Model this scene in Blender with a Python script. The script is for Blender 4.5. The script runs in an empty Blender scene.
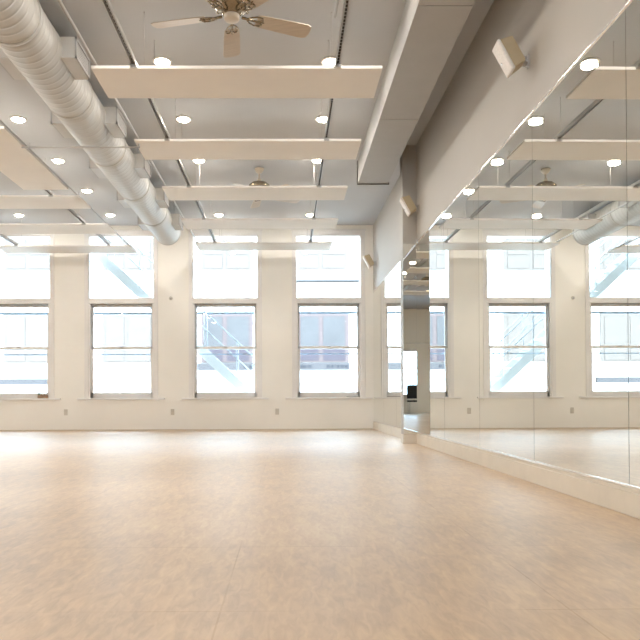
import bpy, bmesh, math, random
from math import pi, sin, cos, radians
from mathutils import Vector, Matrix
random.seed(7)
C = bpy.context.scene.collection
D = 13.4            # inner face of the window wall
ZF, ZC = -0.61, 3.29
YB = -8.0           # back wall
XL = -9.0           # far left wall
def wx(y): return 1.787 - 0.0085 * y     # right wall plane
S = bpy.context.scene
S.view_settings.view_transform = 'Standard'
S.view_settings.look = 'None'
S.view_settings.gamma = 1
S.view_settings.use_curve_mapping = False
S.view_settings.exposure = 0.10

# ------------------------------------------------------------ materials
def srgb(r, g, b):
    f = lambda c: (c / 255 / 12.92) if c / 255 <= .04045 else ((c / 255 + .055) / 1.055) ** 2.4
    return (f(r), f(g), f(b), 1)
def mat(name, col, rough=.6, metal=0.0, var=.04, scale=6.0, bump=0.0, spec=.4, stretch=(1, 1, 1), bscale=None):
    m = bpy.data.materials.new(name); m.use_nodes = True
    nt = m.node_tree; N = nt.nodes; L = nt.links
    b = N['Principled BSDF']
    b.inputs['Roughness'].default_value = rough
    b.inputs['Metallic'].default_value = metal
    b.inputs['Specular IOR Level'].default_value = spec
    tc = N.new('ShaderNodeTexCoord'); mp = N.new('ShaderNodeMapping'); mp.inputs['Scale'].default_value = stretch
    L.new(tc.outputs['Object'], mp.inputs['Vector'])
    n = N.new('ShaderNodeTexNoise'); n.inputs['Scale'].default_value = scale; n.inputs['Detail'].default_value = 4
    L.new(mp.outputs['Vector'], n.inputs['Vector'])
    r = N.new('ShaderNodeValToRGB')
    r.color_ramp.elements[0].position = .3; r.color_ramp.elements[1].position = .7
    r.color_ramp.elements[0].color = tuple(c * (1 - var) for c in col[:3]) + (1,)
    r.color_ramp.elements[1].color = tuple(min(1, c * (1 + var)) for c in col[:3]) + (1,)
    L.new(n.outputs['Fac'], r.inputs['Fac']); L.new(r.outputs['Color'], b.inputs['Base Color'])
    if bump:
        n2 = N.new('ShaderNodeTexNoise'); n2.inputs['Scale'].default_value = bscale or scale * 4; L.new(mp.outputs['Vector'], n2.inputs['Vector'])
        bp = N.new('ShaderNodeBump'); bp.inputs['Strength'].default_value = bump; bp.inputs['Distance'].default_value = .01
        L.new(n2.outputs['Fac'], bp.inputs['Height']); L.new(bp.outputs['Normal'], b.inputs['Normal'])
    return m
M = {}
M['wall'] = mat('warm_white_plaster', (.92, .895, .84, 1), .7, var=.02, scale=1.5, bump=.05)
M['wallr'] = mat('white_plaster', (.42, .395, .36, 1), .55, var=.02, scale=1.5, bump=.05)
M['ceil'] = mat('grey_painted_ceiling', (.47, .47, .475, 1), .8, var=.02, scale=2)
M['trim'] = mat('white_gloss_paint', (.84, .82, .80, 1), .35, var=.01)
M['track'] = mat('grey_sash_track', (.40, .38, .37, 1), .5)
M['rail'] = mat('grey_blue_aluminium', (.30, .38, .46, 1), .4, metal=.2)
M['panel'] = mat('white_acoustic_panel', (.77, .74, .70, 1), .75, var=.02, scale=3)
M['duct'] = mat('painted_duct_metal', (.50, .49, .465, 1), .42, metal=0, var=.02)
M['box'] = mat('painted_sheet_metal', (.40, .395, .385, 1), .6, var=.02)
M['strut'] = mat('galvanised_strut', (.50, .49, .48, 1), .4, metal=.4)
M['dark'] = mat('dark_slot', (.06, .055, .05, 1), .7)
M['seam'] = mat('dark_joint', (.12, .115, .11, 1), .7)  # dark colour of the joints, seam and end flange
M['grille'] = mat('grey_grille_louvre', (.36, .35, .34, 1), .5)
M['chrome'] = mat('brushed_chrome', (.88, .88, .88, 1), .18, metal=.9)
M['brass'] = mat('antique_nickel', (.30, .25, .18, 1), .25, metal=.85)
M['blade'] = mat('bleached_wood_blade', (.50, .43, .35, 1), .3, var=.10, scale=5, stretch=(1, 14, 1))
M['spk'] = mat('beige_speaker_case', (.50, .41, .27, 1), .5)
M['spkg'] = mat('pale_speaker_grille', (.78, .75, .72, 1), .6, scale=80, var=.08)
M['plate'] = mat('ivory_plastic', (.62, .57, .50, 1), .4)
M['base'] = mat('cream_painted_board', (.68, .62, .53, 1), .45)
M['fire'] = mat('pale_green_painted_steel', (.34, .33, .305, 1), .8, spec=0)
M['firel'] = mat('pale_steel_rail', (.25, .25, .24, 1), .8, spec=0)
M['bgwin'] = mat('facade_window_glass', (0.0461, 0.0389, 0.0340, 1), .9, var=.1, scale=1, spec=0)
M['bgwin2'] = mat('facade_glass_dark', (0.0358, 0.0274, 0.0273, 1), .9, spec=0)
M['bgfr'] = mat('facade_window_frame', (0.0620, 0.0425, 0.0360, 1), .9, spec=0)
M['facade'] = mat('pale_render_facade', (.28, .24, .20, 1), .9, var=.05, spec=0)
M['faint'] = mat('washed_out_facade_glass', (0.0750, 0.0558, 0.0431, 1), .9, var=.04, spec=0)  # paler copy of the facade window colours, with the overexposed glare painted in
M['band'] = mat('grey_blue_stone_band', (0.0437, 0.0361, 0.0320, 1), .9, spec=0)
M['bdark'] = mat('carved_ornament', (0.0222, 0.0202, 0.0206, 1), .9, spec=0)
M['brown'] = mat('brown_cardboard', (.30, .20, .13, 1), .8, var=.3, scale=30)
M['green'] = mat('grey_green_plastic', (.16, .18, .13, 1), .6)
M['black'] = mat('charcoal_fabric', (.035, .04, .045, 1), .8)

def mirror_mat():
    m = bpy.data.materials.new('silvered_mirror'); m.use_nodes = True
    N = m.node_tree.nodes; L = m.node_tree.links
    b = N['Principled BSDF']; b.inputs['Metallic'].default_value = 1; b.inputs['Roughness'].default_value = 0.0
    n = N.new('ShaderNodeTexNoise'); n.inputs['Scale'].default_value = .7
    r = N.new('ShaderNodeValToRGB'); r.color_ramp.elements[0].color = (.86, .88, .86, 1); r.color_ramp.elements[1].color = (.90, .915, .90, 1)
    L.new(n.outputs['Fac'], r.inputs['Fac']); L.new(r.outputs['Color'], b.inputs['Base Color'])
    return m
M['mirror'] = mirror_mat()
def mirror_dark():
    m = bpy.data.materials.new('bronze_tinted_mirror'); m.use_nodes = True
    b = m.node_tree.nodes['Principled BSDF']; b.inputs['Metallic'].default_value = 1; b.inputs['Roughness'].default_value = 0.0
    b.inputs['Base Color'].default_value = (.74, .73, .68, 1)
    return m
M['mirror2'] = mirror_dark()
def glass_mat():
    m = bpy.data.materials.new('window_glass'); m.use_nodes = True
    nt = m.node_tree; N = nt.nodes; L = nt.links
    N.remove(N['Principled BSDF'])
    t = N.new('ShaderNodeBsdfTransparent'); t.inputs['Color'].default_value = (.96, .985, .985, 1)
    g = N.new('ShaderNodeBsdfGlossy'); g.inputs['Roughness'].default_value = .02
    f = N.new('ShaderNodeFresnel'); f.inputs['IOR'].default_value = 1.3
    x = N.new('ShaderNodeMixShader'); L.new(f.outputs[0], x.inputs[0]); L.new(t.outputs[0], x.inputs[1]); L.new(g.outputs[0], x.inputs[2])
    L.new(x.outputs[0], N['Material Output'].inputs['Surface'])
    return m
M['glass'] = glass_mat()
def lamp_mat():
    m = bpy.data.materials.new('glowing_lamp_lens'); m.use_nodes = True
    b = m.node_tree.nodes['Principled BSDF']
    b.inputs['Emission Color'].default_value = (1, .86, .66, 1); b.inputs['Emission Strength'].default_value = 30
    return m
M['lens'] = lamp_mat()
def floor_mat():
    m = bpy.data.materials.new('brushed_maple_floor'); m.use_nodes = True
    nt = m.node_tree; N = nt.nodes; L = nt.links; b = N['Principled BSDF']
    tc = N.new('ShaderNodeTexCoord')
    def noise(scale, st, rot=0, detail=4, dist=0):
        mp = N.new('ShaderNodeMapping'); mp.inputs['Scale'].default_value = st; mp.inputs['Rotation'].default_value = (0, 0, rot)
        L.new(tc.outputs['Object'], mp.inputs['Vector'])
        n = N.new('ShaderNodeTexNoise'); n.inputs['Scale'].default_value = scale; n.inputs['Detail'].default_value = detail; n.inputs['Distortion'].default_value = dist
        L.new(mp.outputs['Vector'], n.inputs['Vector']); return n
    def mix(kind, fac, a, c):
        x = N.new('ShaderNodeMix'); x.data_type = 'RGBA'; x.blend_type = kind
        if isinstance(fac, float): x.inputs[0].default_value = fac
        else: L.new(fac, x.inputs[0])
        for s, v in ((6, a), (7, c)):
            if isinstance(v, tuple): x.inputs[s].default_value = v
            else: L.new(v, x.inputs[s])
        return x.outputs[2]
    def ramp(n, p0, p1, c0, c1):
        r = N.new('ShaderNodeValToRGB'); e = r.color_ramp.elements
        e[0].position = p0; e[1].position = p1; e[0].color = c0; e[1].color = c1
        L.new(n.outputs['Fac'], r.inputs['Fac']); return r.outputs['Color']
    base = ramp(noise(.55, (1, 1, 1)), .35, .65, (.505, .375, .258, 1), (.61, .462, .328, 1))
    st = noise(9, (1.6, .5, 1), .25, 5, .6)
    base = mix('OVERLAY', .5, base, ramp(st, .3, .7, (.38, .38, .38, 1), (.62, .61, .59, 1)))
    f2 = noise(38, (1, .25, 1), -.35, 3, 1.0)
    base = mix('OVERLAY', .55, base, ramp(f2, .35, .72, (.44, .44, .44, 1), (.64, .63, .62, 1)))
    mp = N.new('ShaderNodeMapping'); mp.inputs['Location'].default_value = (.19, -.29, 0)
    L.new(tc.outputs['Object'], mp.inputs['Vector'])
    br = N.new('ShaderNodeTexBrick'); br.offset = 0; br.squash = 1
    br.inputs['Color1'].default_value = (.93, .93, .93, 1); br.inputs['Color2'].default_value = (1, 1, 1, 1)
    br.inputs['Mortar'].default_value = (.76, .71, .66, 1); br.inputs['Scale'].default_value = 1
    br.inputs['Mortar Size'].default_value = .0035; br.inputs['Mortar Smooth'].default_value = .3
    br.inputs['Brick Width'].default_value = 1.0; br.inputs['Row Height'].default_value = .86
    L.new(mp.outputs['Vector'], br.inputs['Vector'])
    wear = ramp(noise(1.3, (1, 1, 1)), .42, .58, (0, 0, 0, 1), (1, 1, 1, 1))
    brk = mix('MIX', wear, (.97, .97, .97, 1), br.outputs['Color'])
    base = mix('MULTIPLY', .8, base, brk)
    L.new(base, b.inputs['Base Color'])
    rr = N.new('ShaderNodeMapRange'); rr.inputs[3].default_value = .34; rr.inputs[4].default_value = .5
    L.new(st.outputs['Fac'], rr.inputs[0]); L.new(rr.outputs[0], b.inputs['Roughness'])
    b.inputs['Specular IOR Level'].default_value = .45
    bp = N.new('ShaderNodeBump'); bp.inputs['Strength'].default_value = .15; bp.inputs['Distance'].default_value = .004
    L.new(f2.outputs['Fac'], bp.inputs['Height']); L.new(bp.outputs['Normal'], b.inputs['Normal'])
    return m
M['floor'] = floor_mat()

# ------------------------------------------------------------ helpers
def box(bm, x0, x1, y0, y1, z0, z1, shear=False):
    v = []
    for x in (x0, x1):
        for y in (y0, y1):
            for z in (z0, z1):
                v.append(bm.verts.new(((wx(y) + x) if shear else x, y, z)))
    for f in ((0, 1, 3, 2), (4, 6, 7, 5), (0, 4, 5, 1), (2, 3, 7, 6), (0, 2, 6, 4), (1, 5, 7, 3)):
        bm.faces.new([v[i] for i in f])
    return v
def cyl(bm, p0, p1, r0, r1=None, n=16, caps=True):
    r1 = r0 if r1 is None else r1
    p0 = Vector(p0); p1 = Vector(p1); d = (p1 - p0).normalized()
    a = d.orthogonal().normalized(); b = d.cross(a)
    A = [bm.verts.new(p0 + r0 * (cos(t) * a + sin(t) * b)) for t in [2 * pi * i / n for i in range(n)]]
    B = [bm.verts.new(p1 + r1 * (cos(t) * a + sin(t) * b)) for t in [2 * pi * i / n for i in range(n)]]
    for i in range(n):
        f = bm.faces.new([A[i], A[(i + 1) % n], B[(i + 1) % n], B[i]]); f.smooth = True
    if caps:
        bm.faces.new(A[::-1]); bm.faces.new(B)
def lathe(bm, prof, n=32, c=(0, 0, 0), axis='z'):
    rings = []
    for r, h in prof:
        ring = []
        for i in range(n):
            t = 2 * pi * i / n
            p = (c[0] + r * cos(t), c[1] + r * sin(t), c[2] + h) if axis == 'z' else (c[0] + r * cos(t), c[1] + h, c[2] + r * sin(t))
            ring.append(bm.verts.new(p))
        rings.append(ring)
    for A, B in zip(rings, rings[1:]):
        for i in range(n):
            f = bm.faces.new([A[i], A[(i + 1) % n], B[(i + 1) % n], B[i]]); f.smooth = True
    bm.faces.new(rings[0][::-1]); bm.faces.new(rings[-1])
def obj(name, bm, m, parent=None, bevel=0.0, seg=2):
    bmesh.ops.recalc_face_normals(bm, faces=bm.faces[:])
    me = bpy.data.meshes.new(name); bm.to_mesh(me); bm.free()
    for k in (m if isinstance(m, (list, tuple)) else [m]): me.materials.append(k)
    o = bpy.data.objects.new(name, me); C.objects.link(o)
    if parent: o.parent = parent
    if bevel:
        b = o.modifiers.new('bevel', 'BEVEL'); b.width = bevel; b.segments = seg; b.limit_method = 'ANGLE'; b.angle_limit = radians(40)
    return o
def tag(o, label, cat, group=None, kind=None):
    o['label'] = label; o['category'] = cat
    if group: o['group'] = group
    if kind: o['kind'] = kind
    return o
def empty(name, loc, rz=0):
    o = bpy.data.objects.new(name, None); C.objects.link(o); o.location = loc; o.rotation_euler = (0, 0, rz); o.empty_display_size = .1
    return o
def struct(o):
    o['kind'] = 'structure'; return o
def copy_tree(o, parent=None):
    c = o.copy(); C.objects.link(c); c.parent = parent
    for ch in [k for k in o.children]: copy_tree(ch, c)
    return c
def B(*boxes, shear=False):
    bm = bmesh.new()
    for b in boxes: box(bm, *b, shear=shear)
    return bm

# ------------------------------------------------------------ room shell
struct(obj('floor', B((XL - .1, 2.4, YB - .1, D + .02, ZF - .15, ZF)), M['floor']))
struct(obj('ceiling', B((XL - .1, 2.4, YB - .1, D + .3, ZC, ZC + .15)), M['ceil']))
WC = [.815, -1.158, -3.143, -5.12, -7.1]
HW, HL = .625, .59
bm = bmesh.new()
edges = [XL - .1] + [e for c in sorted(WC) for e in (c - HW, c + HW)] + [2.4]
for i in range(0, len(edges), 2): box(bm, edges[i], edges[i + 1], D, D + .3, ZF - .15, ZC)
for c in WC:
    box(bm, c - HW, c + HW, D, D + .3, 3.11, ZC)
    box(bm, c - HW, c + HW, D, D + .3, ZF - .15, 0.0)
struct(obj('wall_window', bm, M['wall']))
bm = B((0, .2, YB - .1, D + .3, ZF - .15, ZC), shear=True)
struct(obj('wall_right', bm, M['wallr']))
struct(obj('wall_left', B((XL - .1, XL, YB, D, ZF, ZC)), M['wall']))
# back wall with one window
bx0, bx1, bz0, bz1 = -1.75, -.45, .05, 1.75
struct(obj('wall_back', B((XL - .1, bx0, YB - .2, YB, ZF, ZC), (bx1, 2.4, YB - .2, YB, ZF, ZC), (bx0, bx1, YB - .2, YB, ZF, bz0), (bx0, bx1, YB - .2, YB, bz1, ZC)), M['wall']))
w = struct(empty('window_6', ((bx0 + bx1) / 2, YB, bz0)))
def kid(name, bmx, m, par, **k):
    o = obj(name, bmx, m, par, **k); o.matrix_parent_inverse = Matrix.Translation(-Vector(par.location)) if par.rotation_euler.z == 0 else par.matrix_basis.inverted()
    return o
kid('frame', B((bx0, bx1, YB - .1, YB + .02, bz1 - .05, bz1 + .05), (bx0, bx1, YB - .1, YB + .02, bz0 - .02, bz0 + .05), (bx0 - .02, bx0 + .05, YB - .1, YB + .02, bz0, bz1), (bx1 - .05, bx1 + .02, YB - .1, YB + .02, bz0, bz1), (bx0, bx1, YB - .09, YB - .02, 1.05, 1.1)), M['trim'], w)
kid('pane', B((bx0, bx1, YB - .07, YB - .064, bz0, bz1)), M['glass'], w)
# seams where floor meets wall
struct(obj('trim_1', B((XL, -1.0, D - .012, D, ZF, ZF + .012), (-1.0, wx(D) - .03, D - .012, D, ZF, ZF + .012)), M['base']))
struct(obj('trim_2', B((XL, wx(D), D - .02, D, ZC - .05, ZC)), M['wall']))

# ------------------------------------------------------------ front windows
def make_window(c, n):
    w = struct(empty('window_%d' % n, (c, D, 0)))
    k = lambda nm, bmx, m, p=w, **kw: obj(nm, bmx, m, p, **kw)
    # casing, local coordinates: x about centre, y from the wall face (+ = outside)
    k('casing', B((-.70, -HW, -.02, .06, 0, 3.2), (HW, .70, -.02, .06, 0, 3.2), (-HW, HW, -.02, .06, 3.11, 3.2), (-.72, .72, -.03, -.015, 3.185, 3.21)), M['trim'], bevel=.004)
    k('transom', B((-HW, HW, -.015, .14, 1.80, 1.905), (-HW, HW, -.03, .0, 1.80, 1.83)), M['trim'], bevel=.004)
    k('upper_pane', B((-HW, HW, .060, .066, 1.9, 3.11)), M['glass'])
    k('upper_stop', B((-HW, -HW + .012, .0, .12, 1.9, 3.11), (HW - .012, HW, .0, .12, 1.9, 3.11), (-HW, HW, .0, .12, 3.09, 3.11)), M['trim'])
    k('jamb', B((-HW, -HL, -.01, .16, 0, 1.80), (HL, HW, -.01, .16, 0, 1.80)), M['trim'])
    k('sash_track', B((-HL, -HL + .018, .03, .15, .94, 1.80), (HL - .018, HL, .03, .15, .94, 1.80), (-HL, HL, .03, .15, 1.775, 1.80)), M['track'])
    us = k('upper_sash', B((-HL + .018, -HL + .035, .10, .135, .93, 1.775), (HL - .035, HL - .018, .10, .135, .93, 1.775), (-HL + .018, HL - .018, .10, .135, 1.745, 1.775), (-HL + .018, HL - .018, .10, .135, .93, .965)), M['trim'])
    k('pane', B((-HL + .03, HL - .03, .115, .12, .95, 1.76)), M['glass'], us)
    ls = k('lower_sash', B((-HL, -HL + .04, .05, .085, .0, .98), (HL - .04, HL, .05, .085, .0, .98), (-HL, HL, .05, .085, .935, .98), (-HL, HL, .05, .085, .0, .10)), M['trim'], bevel=.003)
    k('pane', B((-HL + .03, HL - .03, .065, .07, .09, .95)), M['glass'], ls)
    k('sash_lock', B((-.03, .03, .035, .055, .965, .985)), M['strut'], ls, bevel=.004)
    k('storm_rail', B((-HL, HL, .165, .19, 1.615, 1.655)), M['rail'])
    k('storm_rail', B((-HL, HL, .165, .19, .83, .85)), M['rail'])
    k('sill', B((-.83, .83, -.055, .05, -.035, .0)), M['trim'], bevel=.006)
    k('apron', B((-.70, .70, -.018, .0, -.09, -.035)), M['wall'])
    return w
for i, c in enumerate(WC): make_window(c, 5 - i)

# ------------------------------------------------------------ right wall: mirrors, base, column
ZM0, ZM1 = -.453, 1.995
ys = [3.57 + 1.34 * i for i in range(-4, 4)]            # seams
segs = [(a, b) for a, b in zip(ys, ys[1:])] + [(ys[-1], 9.125)]
far = [(9.33, 10.75), (10.75, 12.05), (12.05, 13.37)]
mlab = {2: 'wall mirror panel showing only as a sliver at the right edge of the photo',
        3: 'widest-looking wall mirror panel, reflecting the round duct and a pier between two windows',
        4: 'wall mirror panel reflecting the window with the fire escape stair',
        5: 'narrow wall mirror panel reflecting a plain strip of pier',
        6: 'narrow wall mirror panel directly beside the column mirror strip, on its camera side'}
flab = ['wall mirror panel just behind the mirrored column, toward the windows',
        'wall mirror panel in the middle of the short run behind the column',
        'wall mirror panel in the far corner touching the window wall']
for i, (y0, y1) in enumerate(segs + far):
    o = obj('wall_mirror', B((-.008, -.002, y0 + .0025, y1 - .0025, ZM0, ZM1), shear=True), M['mirror'])
    lab = flab[i - len(segs)] if i >= len(segs) else mlab.get(i, 'wall mirror panel beside the camera, beyond the right edge of the photo')
    tag(o, lab, 'mirror', 'frameless mirror panels along the right wall')
def run(name, boxes, m, lab=None, cat=None, bevel=0):
    return obj(name, B(*boxes, shear=True), m, bevel=bevel)
o = run('mirror_trim', [(-.016, 0, -2, 9.125, ZM1, ZM1 + .008), (-.016, 0, 9.33, 13.37, ZM1, ZM1 + .008)], M['chrome']); o.name = 'trim_3'; struct(o)
o = run('trim_4', [(-.014, 0, -2, 9.125, ZM0 - .012, ZM0), (-.014, 0, 9.33, 13.37, ZM0 - .012, ZM0), ], M['chrome']); struct(o)
o = run('baseboard_right', [(-.014, 0, YB, 9.125, ZF, ZM0 - .035), (-.011, 0, YB, 9.125, ZM0 - .035, ZM0 - .012), (-.014, 0, 9.33, D, ZF, ZM0 - .035), (-.011, 0, 9.33, D, ZM0 - .035, ZM0 - .012)], M['base'], bevel=.004); struct(o)
# column
cx0 = 1.527
w1 = wx(9.25) + .02
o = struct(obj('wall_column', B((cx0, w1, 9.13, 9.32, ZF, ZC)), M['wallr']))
obj('column_base', B((cx0 - .006, w1, 9.122, 9.322, ZF, -.488)), M['base'], o)
cm = obj('column_mirror', B((cx0, wx(9.13) - .002, 9.124, 9.129, -.486, 2.0)), M['mirror2']); tag(cm, 'tall narrow mirror strip facing the camera on the column', 'mirror')
# seam halfway up the strip
sm = obj('seam', B((cx0, wx(9.13) - .002, 9.1225, 9.124, .70, .704)), M['seam'], cm)

# ------------------------------------------------------------ boxed duct along right
sx0, sx1, sz0 = 1.006, 1.428, 2.967
rd = empty('rectangular_duct', (1.2, 9.7, 2.967)); tag(rd, 'long white rectangular boxed duct hanging along the right wall', 'duct')
cuts = [9.72, 7.46, 5.28, 3.1, .9, -1.3, -3.5]
for a, b in zip(cuts[1:], cuts):
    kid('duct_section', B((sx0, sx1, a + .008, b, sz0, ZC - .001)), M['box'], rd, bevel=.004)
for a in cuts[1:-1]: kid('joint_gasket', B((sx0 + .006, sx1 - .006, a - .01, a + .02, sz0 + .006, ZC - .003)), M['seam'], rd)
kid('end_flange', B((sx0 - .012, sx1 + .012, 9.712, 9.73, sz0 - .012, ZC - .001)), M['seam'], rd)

# ------------------------------------------------------------ round duct
dx, dz, dr = -2.14, 3.0, .228
rdct = empty('spiral_duct', (dx, 12.7, dz)); tag(rdct, 'long round white spiral air duct under the ceiling, left of centre', 'duct')
bnd = [12.71, 11.30, 9.85, 8.40, 6.95, 5.5, 4.05, 2.6, 1.15, -.3, -1.75, -3.2, -4.65]
for i, (b, a) in enumerate(zip(bnd, bnd[1:])):
    bm = bmesh.new(); prof = []
    y = a; k = 0
    prof.append((dr, a))
    while y < b - .11:
        y += .10
        prof += [(dr, y - .03), (dr, y - .008), (dr + .0022, y - .004), (dr + .0022, y + .004), (dr, y + .008), (dr, y + .03)]
    prof.append((dr, b))
    lathe(bm, prof, 48, (dx, 0, dz), 'y')
    kid('duct_section', bm, M['duct'], rdct)
    bm = bmesh.new(); lathe(bm, [(dr + .002, b - .035), (dr + .011, b - .03), (dr + .011, b - .004), (dr + .002, b)], 48, (dx, 0, dz), 'y')
    kid('joint_band', bm, M['duct'], rdct)
bm = bmesh.new(); lathe(bm, [(dr, 12.71), (dr + .006, 12.715), (dr - .01, 12.735), (.03, 12.74)], 48, (dx, 0, dz), 'y'); kid('end_cap', bm, M['duct'], rdct)
for y in [11.8, 10.35, 8.9, 7.45, 6.0, 4.55, 3.1, 1.65, .2]:
    for s in (1, -1):
        xf = dx + s * .34
        bt = kid('air_outlet', B((min(dx + s * .12, xf), max(dx + s * .12, xf), y, y + .42, 2.92, 3.10)), M['duct'], rdct)
        f = .022
        bm = B(*[(xf - .004, xf + .012 , y0, y1, z0, z1) if s > 0 else (xf - .012, xf + .004, y0, y1, z0, z1) for y0, y1, z0, z1 in ((y, y + f, 2.92, 3.10), (y + .42 - f, y + .42, 2.92, 3.10), (y, y + .42, 2.92, 2.92 + f), (y, y + .42, 3.10 - f, 3.10))])
        g = obj('frame', bm, M['box'], bt)
        bm = bmesh.new()
        for q in range(6):
            z = 2.945 + q * .024
            box(bm, xf - .006 if s > 0 else xf - .004, xf + .004 if s > 0 else xf + .006, y + .02, y + .40, z, z + .012)
        box(bm, xf - .002, xf + .002, y + .02, y + .40, 2.94, 3.08)
        obj('grille', bm, M['grille'], bt)
for y in [12.0, 9.1, 6.6, 3.3]:
    for s in (-1, 1):
        bm = bmesh.new(); cyl(bm, (dx + s * (dr + .004), y, dz), (dx + s * (dr + .004), y, ZC), .005, n=8)
        kid('hanger_rod', bm, M['strut'], rdct)

# ------------------------------------------------------------ ceiling panels
def make_panel(x0, x1, y, d, z, label, group, rods):
    e = empty('acoustic_panel', ((x0 + x1) / 2, y, z)); tag(e, label, 'ceiling panel', group)
    kid('panel', B((x0, x1, y, y + d, z, z + .028)), M['panel'], e, bevel=.004)
    for r, ry in rods:
        bm = bmesh.new(); cyl(bm, (r, ry, z + .02), (r, ry, ZC), .0018, n=6); cyl(bm, (r, ry, ZC - .006), (r, ry, ZC), .006, n=8)
        kid('hanging_wire', bm, M['track'], e)
    return e
PZ = 2.777
g1 = 'acoustic panels hung across the middle bay'
yrow = [12.62, 10.96, 9.27, 7.58, 5.90, 4.22, 2.54, .86, -.82]
labs = ['middle-bay white ceiling panel closest to the windows, hanging in front of the glass',
        'white ceiling panel in the middle bay, second from the windows',
        'white ceiling panel in the middle bay hiding the far ceiling fan blades',
        'white ceiling panel in the middle bay, second from the camera',
        'widest white ceiling panel spanning the top of the photo below the near fan']
for i, y in enumerate(yrow):
    lab = labs[i] if i < 5 else 'white ceiling panel above and behind the camera, seen only in the mirrors'
    make_panel(-1.637, .824, y, .59, PZ, lab, g1, [(-1.2, y + .06), (.4, y + .06), (-1.2, y + .53), (.4, y + .53)])
g2 = 'acoustic panels hung across the left bay'
for y, lab in ((12.70, 'white ceiling panel of the left bay closest to the windows, in front of the glass'), (11.13, 'white ceiling panel of the left bay at the top of the windows'), (9.57, 'white ceiling panel of the left bay just behind the wide lengthwise one')):
    make_panel(-5.28, -2.82, y, .60, 2.745, lab, g2, [(-3.3, y + .06), (-4.8, y + .06)])
make_panel(-3.45, -2.86, 7.14, 2.10, 2.745, 'white ceiling panel turned lengthwise at the left edge of the photo', g2, [(-3.3, 7.3), (-3.3, 9.05)])

# ------------------------------------------------------------ strut channels and conduits
def channel(x, y0, y1, z, label):
    bm = bmesh.new(); w = .021
    box(bm, x - w, x - w + .004, y0, y1, z, z + .04); box(bm, x + w - .004, x + w, y0, y1, z, z + .04); box(bm, x - w, x + w, y0, y1, z + .036, z + .04)
    box(bm, x - w, x - w + .011, y0, y1, z, z + .003); box(bm, x + w - .011, x + w, y0, y1, z, z + .003)
    y = y0 + .05
    e = empty('strut_channel', (x, y0, z)); tag(e, label, 'metal channel', 'slotted metal channels carrying the ceiling panels')
    kid('channel', bm, M['strut'], e)
    bm = bmesh.new()
    while y < y1:
        box(bm, x - .011, x + .011, y, y + .028, z + .031, z + .0355); y += .05
    kid('slots', bm, M['dark'], e)['kind'] = 'stuff'
    return e
CZ = PZ + .031
c1 = channel(-1.277, -1, 13.3, CZ, 'slotted metal channel running over the left part of the middle-bay panels')
c2 = channel(.445, -1, 13.3, CZ, 'slotted metal channel running over the right part of the middle-bay panels')
c3 = channel(-3.2, 3, 13.3, 2.776, 'slotted metal channel over the left-bay panels, nearest the round duct')
c4 = channel(-4.87, 3, 13.3, 2.776, 'slotted metal channel over the left-bay panels at the left photo edge')
for c, x, rows in ((c1, -1.277, yrow), (c2, .445, yrow), (c3, -3.2, (9.57, 11.13, 12.7)), (c4, -4.87, (9.57, 11.13, 12.7))):
    zz = c.location.z
    for y in rows:
        bm = B((x - .03, x + .03, y - .022, y - .003, zz - .028, zz - .001))
        kid('clamp', bm, M['strut'], c, bevel=.003)
def conduit(x, y0, y1, z, label):
    bm = bmesh.new(); cyl(bm, (x, y0, z), (x, y1, z), .012, n=10)
    return tag(obj('conduit', bm, M['box']), label, 'pipe')
conduit(-1.60, -2, 13.3, PZ + .042, 'thin white pipe along the ceiling panel ends beside the round duct')
conduit(-2.87, 2, 13.3, 2.79, 'thin pipe along the right ends of the left-bay ceiling panels')
conduit(.375, -2, 5.2, PZ + .06, 'thin white pipe beside the slotted channel at the top of the photo')
bm = bmesh.new(); cyl(bm, (-2.88, 7.66, 2.742), (-1.59, 7.66, 2.742), .010, n=8)
for x, zt in ((-2.87, 2.779), (-1.60, 2.808)): cyl(bm, (x, 7.66, 2.742), (x, 7.66, zt), .007, n=8)
tag(obj('cross_rod', bm, M['strut']), 'thin grey rod crossing under the round duct', 'rod')

# ------------------------------------------------------------ downlights
def make_light():
    e = empty('ceiling_light', (0, 0, ZC))
    bm = bmesh.new(); lathe(bm, [(.072, -.001), (.095, -.001), (.098, -.006), (.09, -.012), (.072, -.010)], 32); obj('trim_ring', bm, M['trim'], e)
    bm = bmesh.new(); lathe(bm, [(.001, -.006), (.074, -.006), (.074, -.012), (.062, -.024), (.036, -.034), (.001, -.037)], 32); obj('lens', bm, M['lens'], e)
    ld = bpy.data.lights.new('bulb', 'AREA'); ld.shape = 'DISK'; ld.size = .15; ld.energy = 9.8; ld.color = (1, .955, .89); ld.spread = radians(180)
    lo = bpy.data.objects.new('bulb', ld); C.objects.link(lo); lo.parent = e; lo.location = (0, 0, -.042)
    return e
rows = [(12.58, 'first'), (11.1, 'second'), (9.69, 'third'), (8.25, 'fourth'), (6.83, 'fifth')]
cols = [(.446, 'at right of the middle bay'), (-1.2, 'at left of the middle bay'), (-3.143, 'just left of the round duct'), (-4.78, 'at the left photo edge')]
light0 = None
spots = []
for y, rn in rows:
    for x, cn in cols:
        spots.append((x, y, 'recessed ceiling light %s, %s row from windows' % (cn, rn)))
for y in (5.42, 4.0, 2.6, 1.2, -.2, -1.6, -3.4):
    for x in (.446, -1.2, -3.143, -4.78): spots.append((x, y, 'round recessed ceiling light nearer the camera than the photo frame reaches'))
for y in (11.1, 8.25, 5.42, 2.6, -.2):
    for x in (-6.4, -7.9): spots.append((x, y, 'round recessed ceiling light far to the left outside the frame'))
light0 = make_light()
for i, (x, y, lab) in enumerate(spots):
    o = light0 if i == 0 else copy_tree(light0)
    o.location = (x, y, ZC); tag(o, lab, 'ceiling light', 'round recessed ceiling lights')

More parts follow.
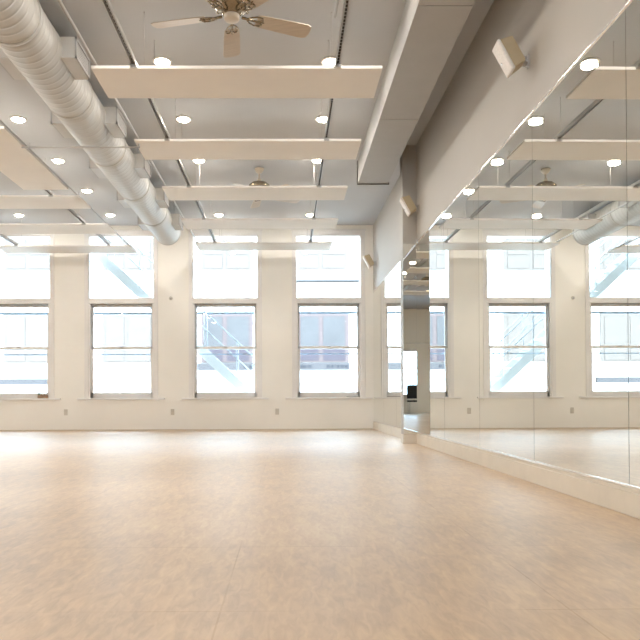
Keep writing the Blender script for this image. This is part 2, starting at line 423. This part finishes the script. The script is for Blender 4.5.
# ------------------------------------------------------------ fans
def make_fan():
    e = empty('ceiling_fan', (0, 0, ZC))
    z0 = -.39      # blade plane below the ceiling
    bm = bmesh.new(); lathe(bm, [(.001, -.001), (.068, -.001), (.066, -.02), (.045, -.055), (.022, -.07), (.001, -.072)], 28); obj('canopy', bm, M['blade_w'], e)
    bm = bmesh.new(); lathe(bm, [(.013, -.06), (.013, -.15), (.03, -.155), (.032, -.18), (.02, -.19)], 16); obj('down_rod', bm, M['blade_w'], e)
    bm = bmesh.new(); lathe(bm, [(.02, -.175), (.05, -.185), (.11, -.205), (.15, -.24), (.155, -.27), (.13, -.30), (.135, -.33), (.10, -.355), (.075, -.36), (.07, -.385), (.06, -.39), (.001, -.39)], 36); mo = obj('motor', bm, M['brass'], e)
    bm = bmesh.new(); lathe(bm, [(.001, -.39), (.058, -.39), (.058, -.42), (.05, -.43), (.001, -.433)], 28); obj('switch_housing', bm, M['blade_w'], e)
    bm = bmesh.new()
    for k in range(10):
        t = 2 * pi * k / 10; p = Vector((.132 * cos(t), .132 * sin(t), -.295))
        cyl(bm, p, p + Vector((.012 * cos(t), .012 * sin(t), -.036)), .009, .012, n=8)
    obj('vent_ring', bm, M['brass'], mo)
    for k in range(5):
        a = radians(94.5 - 72 * k)
        R = Matrix.Rotation(a, 4, 'Z')
        P = Matrix.Rotation(radians(-13), 4, 'X')
        bm = bmesh.new()
        out = [(.20, -.055), (.24, -.062), (.60, -.074), (.635, -.060), (.645, -.02), (.645, .02), (.635, .060), (.60, .074), (.24, .062), (.20, .055)]
        T = [bm.verts.new((x, y, .003)) for x, y in out]; Bt = [bm.verts.new((x, y, -.003)) for x, y in out]
        bm.faces.new(T); bm.faces.new(Bt[::-1])
        for i in range(len(out)): bm.faces.new([T[i], Bt[i], Bt[(i + 1) % len(out)], T[(i + 1) % len(out)]])
        bmesh.ops.transform(bm, matrix=R @ Matrix.Translation((0, 0, z0)) @ P, verts=bm.verts)
        bl = obj('blade', bm, M['blade'], e)
        bm = bmesh.new()
        cyl(bm, (.08, 0, .0), (.17, 0, -.006), .011, .009, n=8)
        for s in (-1, 1):
            pts = [(.12, s * .004), (.15, s * .03), (.19, s * .045), (.235, s * .042), (.245, s * .02), (.22, s * .006), (.17, s * .003)]
            for p, q in zip(pts, pts[1:]): cyl(bm, (p[0], p[1], -.007), (q[0], q[1], -.007), .006, n=6)
        cyl(bm, (.18, 0, -.007), (.262, 0, -.007), .007, .004, n=6)
        bmesh.ops.transform(bm, matrix=R @ Matrix.Translation((0, 0, z0)) @ P, verts=bm.verts)
        obj('blade_iron', bm, M['brass'], bl)
    return e
M['blade_w'] = mat('cream_fan_enamel', (.62, .55, .46, 1), .35)
f1 = make_fan(); f1.location = (-.403, 5.30, ZC); tag(f1, 'five-blade ceiling fan at the top of the photo, above the nearest panel', 'ceiling fan', 'ceiling fans')
f2 = copy_tree(f1); f2.location = (-.377, 10.06, ZC); f2.rotation_euler.z = radians(4); tag(f2, 'distant ceiling fan half hidden behind a white ceiling panel', 'ceiling fan', 'ceiling fans')
f3 = copy_tree(f1); f3.location = (-.40, .2, ZC); tag(f3, 'ceiling fan behind the camera, seen only in the column mirror', 'ceiling fan', 'ceiling fans')

# ------------------------------------------------------------ speakers
def make_speaker():
    e = empty('wall_speaker', (0, 0, 0))
    # local: +x toward the wall; body centre at (-.16,0,0)
    bm = bmesh.new()
    Rm = Matrix.Translation((-.125, .0, 0.035)) @ Matrix.Rotation(radians(-3), 4, 'Z') @ Matrix.Rotation(radians(-28), 4, 'Y')
    # cabinet: front toward -x, wide in y .15, tall .24, deep .13
    A = [(-.05, -.075, -.115), (-.05, .075, -.115), (-.05, .075, .115), (-.05, -.075, .115)]
    Bk = [(.05, -.06, -.10), (.05, .06, -.10), (.05, .06, .10), (.05, -.06, .10)]
    a = [bm.verts.new(p) for p in A]; b = [bm.verts.new(p) for p in Bk]
    bm.faces.new(a[::-1]); bm.faces.new(b)
    for i in range(4): bm.faces.new([a[i], a[(i + 1) % 4], b[(i + 1) % 4], b[i]])
    bmesh.ops.transform(bm, matrix=Rm, verts=bm.verts)
    obj('cabinet', bm, M['spk'], e, bevel=.012, seg=3)
    bm = B((-.075, -.047, -.079, .079, -.12, .12)); bmesh.ops.transform(bm, matrix=Rm, verts=bm.verts)
    g = obj('grille', bm, M['spkg'], e, bevel=.012, seg=3)
    bm = bmesh.new(); cyl(bm, (-.078, .03, -.02), (-.072, .03, -.02), .009, n=12); bmesh.ops.transform(bm, matrix=Rm, verts=bm.verts); obj('badge', bm, M['chrome'], g)
    bm = bmesh.new(); cyl(bm, (-.085, -.01, -.01), (-.03, 0, -.03), .012, n=10); cyl(bm, (-.03, 0, -.05), (-.03, 0, .02), .013, n=10); cyl(bm, (-.03, 0, -.02), (0, 0, -.02), .012, n=10); box(bm, -.01, .002, -.02, .02, -.06, .03)
    obj('bracket', bm, M['strut'], e, bevel=.002)
    return e
s1 = make_speaker()
for i, (y, z, lab) in enumerate(((4.99, 2.415, 'beige wall speaker high on the right wall, nearest and largest'), (8.96, 2.43, 'beige wall speaker in front of the column top, above the mirror strip'), (13.0, 2.50, 'small pale wall speaker in the far corner right of the last window'))):
    o = s1 if i == 0 else copy_tree(s1)
    o.location = (wx(y), y, z); tag(o, lab, 'speaker', 'wall speakers')

# ------------------------------------------------------------ outlets and small things
def make_outlet():
    e = empty('wall_outlet', (0, 0, 0))
    obj('cover_plate', B((-.035, .035, -.006, 0, -.057, .057)), M['plate'], e, bevel=.003)
    obj('socket', B((-.017, .017, -.009, -.005, .008, .042), (-.017, .017, -.009, -.005, -.042, -.008)), M['plate'], e, bevel=.003)
    return e
o0 = make_outlet()
for i, (u, lab) in enumerate(((-.175, 'small wall outlet below the pier between the two right-hand windows'), (-2.17, 'small wall outlet on the pier below the round duct end'), (-4.2, 'small wall outlet between the two left windows'))):
    o = o0 if i == 0 else copy_tree(o0)
    o.location = (u, D, -.27); tag(o, lab, 'outlet', 'wall outlets under the windows')
e = empty('wall_hook', (-2.2, D, 1.90)); tag(e, 'small round knob on the pier under the round duct end', 'knob')
bm = bmesh.new(); lathe(bm, [(.001, -.001), (.035, -.001), (.035, -.012), (.02, -.02), (.001, -.022)], 20, (0, 0, 0), 'y'); obj('plate', bm, M['plate'], e)
bm = bmesh.new(); cyl(bm, (0, -.02, -.01), (0, -.05, -.01), .014, n=12); obj('knob', bm, M['track'], e)
# brown clutter on the left sill
e = empty('small_box', (-4.62, 13.36, .0)); tag(e, 'small brown open carton on the left window sill', 'box')
obj('carton', B((-.10, .09, -.018, .05, .0, .055)), M['brown'], e, bevel=.006)
obj('flap', B((-.10, -.06, .0, .04, .05, .10)), M['green'], e, bevel=.008)
bm = bmesh.new()
for x, y, r in ((-.03, .01, .024), (.02, .015, .022), (.065, .0, .018)): bmesh.ops.create_icosphere(bm, subdivisions=2, radius=r, matrix=Matrix.Translation((x, y, .055)))
obj('contents', bm, M['brown'], e)
bm = B((-.13, .13, -.015, .015, 0, .018)); o = obj('marker_pen', bm, M['track'], bevel=.006); o.location = (1.28, 13.37, .0); tag(o, 'thin grey stick lying on the sill of the right window', 'stick')

# folding chair with coat near the back window, reflected in the column
e = empty('chair', (-.95, YB + .9, ZF)); tag(e, 'dark chair in front of the back window, reflected in the column mirror', 'chair')
obj('seat', B((-.24, .24, -.22, .22, .43, .49)), M['black'], e, bevel=.02)
bm = B((-.24, .24, -.25, -.2, .55, 1.05)); obj('backrest', bm, M['black'], e, bevel=.03)
for x in (-.2, .2):
    for y in (-.2, .2):
        bm = bmesh.new(); cyl(bm, (x, y, 0), (x, y, .44), .012, n=8); obj('leg', bm, M['strut'], e)
for x in (-.2, .2):
    bm = bmesh.new(); cyl(bm, (x, -.225, .45), (x, -.225, .6), .012, n=8); obj('back_post', bm, M['strut'], e)

# ------------------------------------------------------------ outside: fire escape
fe = empty('fire_escape_stair', (-.6, 14.1, -.1)); tag(fe, 'pale green steel fire escape stair sloping down outside the windows', 'fire escape')
p0 = Vector((-.35, 0, -.32)); p1 = Vector((-4.6, 0, 3.68)); dirv = (p1 - p0).normalized(); up = Vector((-dirv.z, 0, dirv.x)) * -1
if up.z < 0: up = -up
def beam(bm, a, b, y0, y1, h0, h1):
    v = []
    for P in (a, b):
        for y in (y0, y1):
            for h in (h0, h1): v.append(bm.verts.new((P.x + up.x * h, y, P.z + up.z * h)))
    for f in ((0, 1, 3, 2), (4, 6, 7, 5), (0, 4, 5, 1), (2, 3, 7, 6), (0, 2, 6, 4), (1, 5, 7, 3)): bm.faces.new([v[i] for i in f])
for y in (13.92, 14.48):
    bm = bmesh.new(); beam(bm, p0, p1, y, y + .012, -.09, .09); kid('stringer', bm, M['fire'], fe)
n = 20
for k in range(n):
    P = p0.lerp(p1, (k + .5) / n)
    kid('tread', B((P.x - .11, P.x + .11, 13.93, 14.48, P.z - .012, P.z + .012)), M['fire'], fe)
for y in (13.93, 14.49):
    bm = bmesh.new()
    for h in (.85, .5): cyl(bm, p0 + Vector((0, y, h)), p1 + Vector((0, y, h)), .013, n=6)
    for k in range(0, n + 1, 3):
        P = p0.lerp(p1, k / n); cyl(bm, P + Vector((0, y, 0)), P + Vector((0, y, .85)), .011, n=6)
    kid('handrail', bm, M['firel'], fe)
# ground outside + facade opposite
FY = 25.0
struct(obj('street', B((-40, 30, 13.75, FY + 2, -8.3, -8.1)), M['facade']))
bd = empty('apartment_building', (-4, FY, -8)); tag(bd, 'overexposed pale building across the street seen through the windows', 'building')
kid('wall', B((-40, 30, FY, FY + 2, -8.1, 9.0)), M['facade'], bd)
kid('ledge', B((.1, 2.6, FY - .25, FY, 4.10, 4.16)), M['bgwin'], bd)
kid('ornament_band', B((-3.2, 2.25, FY - .12, FY, .98, 1.22)), M['band'], bd)
bm = bmesh.new()
for x in (.5, .62, .8, 1.45, 1.6, 1.8, 1.95, 2.1, -1.3, -1.5, -2.4, -2.6): box(bm, x, x + .08, FY - .15, FY - .12, 1.06, 1.14)
kid('ornament', bm, M['bdark'], bd)
kid('ledge', B((-14, -8.0, FY - .12, FY, .5, .68)), M['band'], bd)
for c in (1.32, -2.1, -5.6, -9.1, 5.4):
    for zz in (1.25, 4.55, -2.2):
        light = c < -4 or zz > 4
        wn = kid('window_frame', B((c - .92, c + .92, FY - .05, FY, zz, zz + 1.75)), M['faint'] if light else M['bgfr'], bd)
        for s in (-1, 1):
            x0, x1 = (c - .80, c - .16) if s < 0 else (c - .0, c + .78)
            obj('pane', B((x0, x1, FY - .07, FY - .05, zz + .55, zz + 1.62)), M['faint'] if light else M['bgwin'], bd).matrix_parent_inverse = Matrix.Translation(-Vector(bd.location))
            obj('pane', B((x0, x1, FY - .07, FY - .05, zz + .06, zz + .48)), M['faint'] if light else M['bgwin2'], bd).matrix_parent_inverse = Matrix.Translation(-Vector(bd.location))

# ------------------------------------------------------------ sky
W = bpy.data.worlds.new('sky'); S.world = W; W.use_nodes = True
N = W.node_tree.nodes; bg = N['Background']
tcn = N.new('ShaderNodeTexCoord'); nz = N.new('ShaderNodeTexNoise'); nz.inputs['Scale'].default_value = 2
W.node_tree.links.new(tcn.outputs['Generated'], nz.inputs['Vector'])
rp = N.new('ShaderNodeValToRGB'); rp.color_ramp.elements[0].color = (.50, .72, 1, 1); rp.color_ramp.elements[1].color = (.56, .76, 1, 1)
W.node_tree.links.new(nz.outputs['Fac'], rp.inputs['Fac']); W.node_tree.links.new(rp.outputs['Color'], bg.inputs['Color'])
bg.inputs['Strength'].default_value = 33.0

# ------------------------------------------------------------ camera
cd = bpy.data.cameras.new('camera'); cam = bpy.data.objects.new('camera', cd); C.objects.link(cam); S.camera = cam
f, yaw, pitch, roll, pcx, pcy = 701.54, .0079, .0097, -.0036, 291.8, 390.56
cyw, syw, cp, sp = cos(yaw), sin(yaw), cos(pitch), sin(pitch)
fw = Vector((syw * cp, cyw * cp, sp)); ri = Vector((cyw, -syw, 0)); upv = ri.cross(fw)
r2 = cos(roll) * ri + sin(roll) * upv; u2 = cos(roll) * upv - sin(roll) * ri
cam.matrix_world = Matrix(((r2.x, u2.x, -fw.x, 0), (r2.y, u2.y, -fw.y, 0), (r2.z, u2.z, -fw.z, 0), (0, 0, 0, 1)))
cd.sensor_width = 36; cd.sensor_fit = 'HORIZONTAL'; cd.lens = f / 640 * 36
cd.shift_x = (320 - pcx) / 640; cd.shift_y = (pcy - 320) / 640
cd.clip_start = .05; cd.clip_end = 200
S.cycles.max_bounces = 10; S.cycles.diffuse_bounces = 6; S.cycles.glossy_bounces = 8; S.cycles.transparent_max_bounces = 12
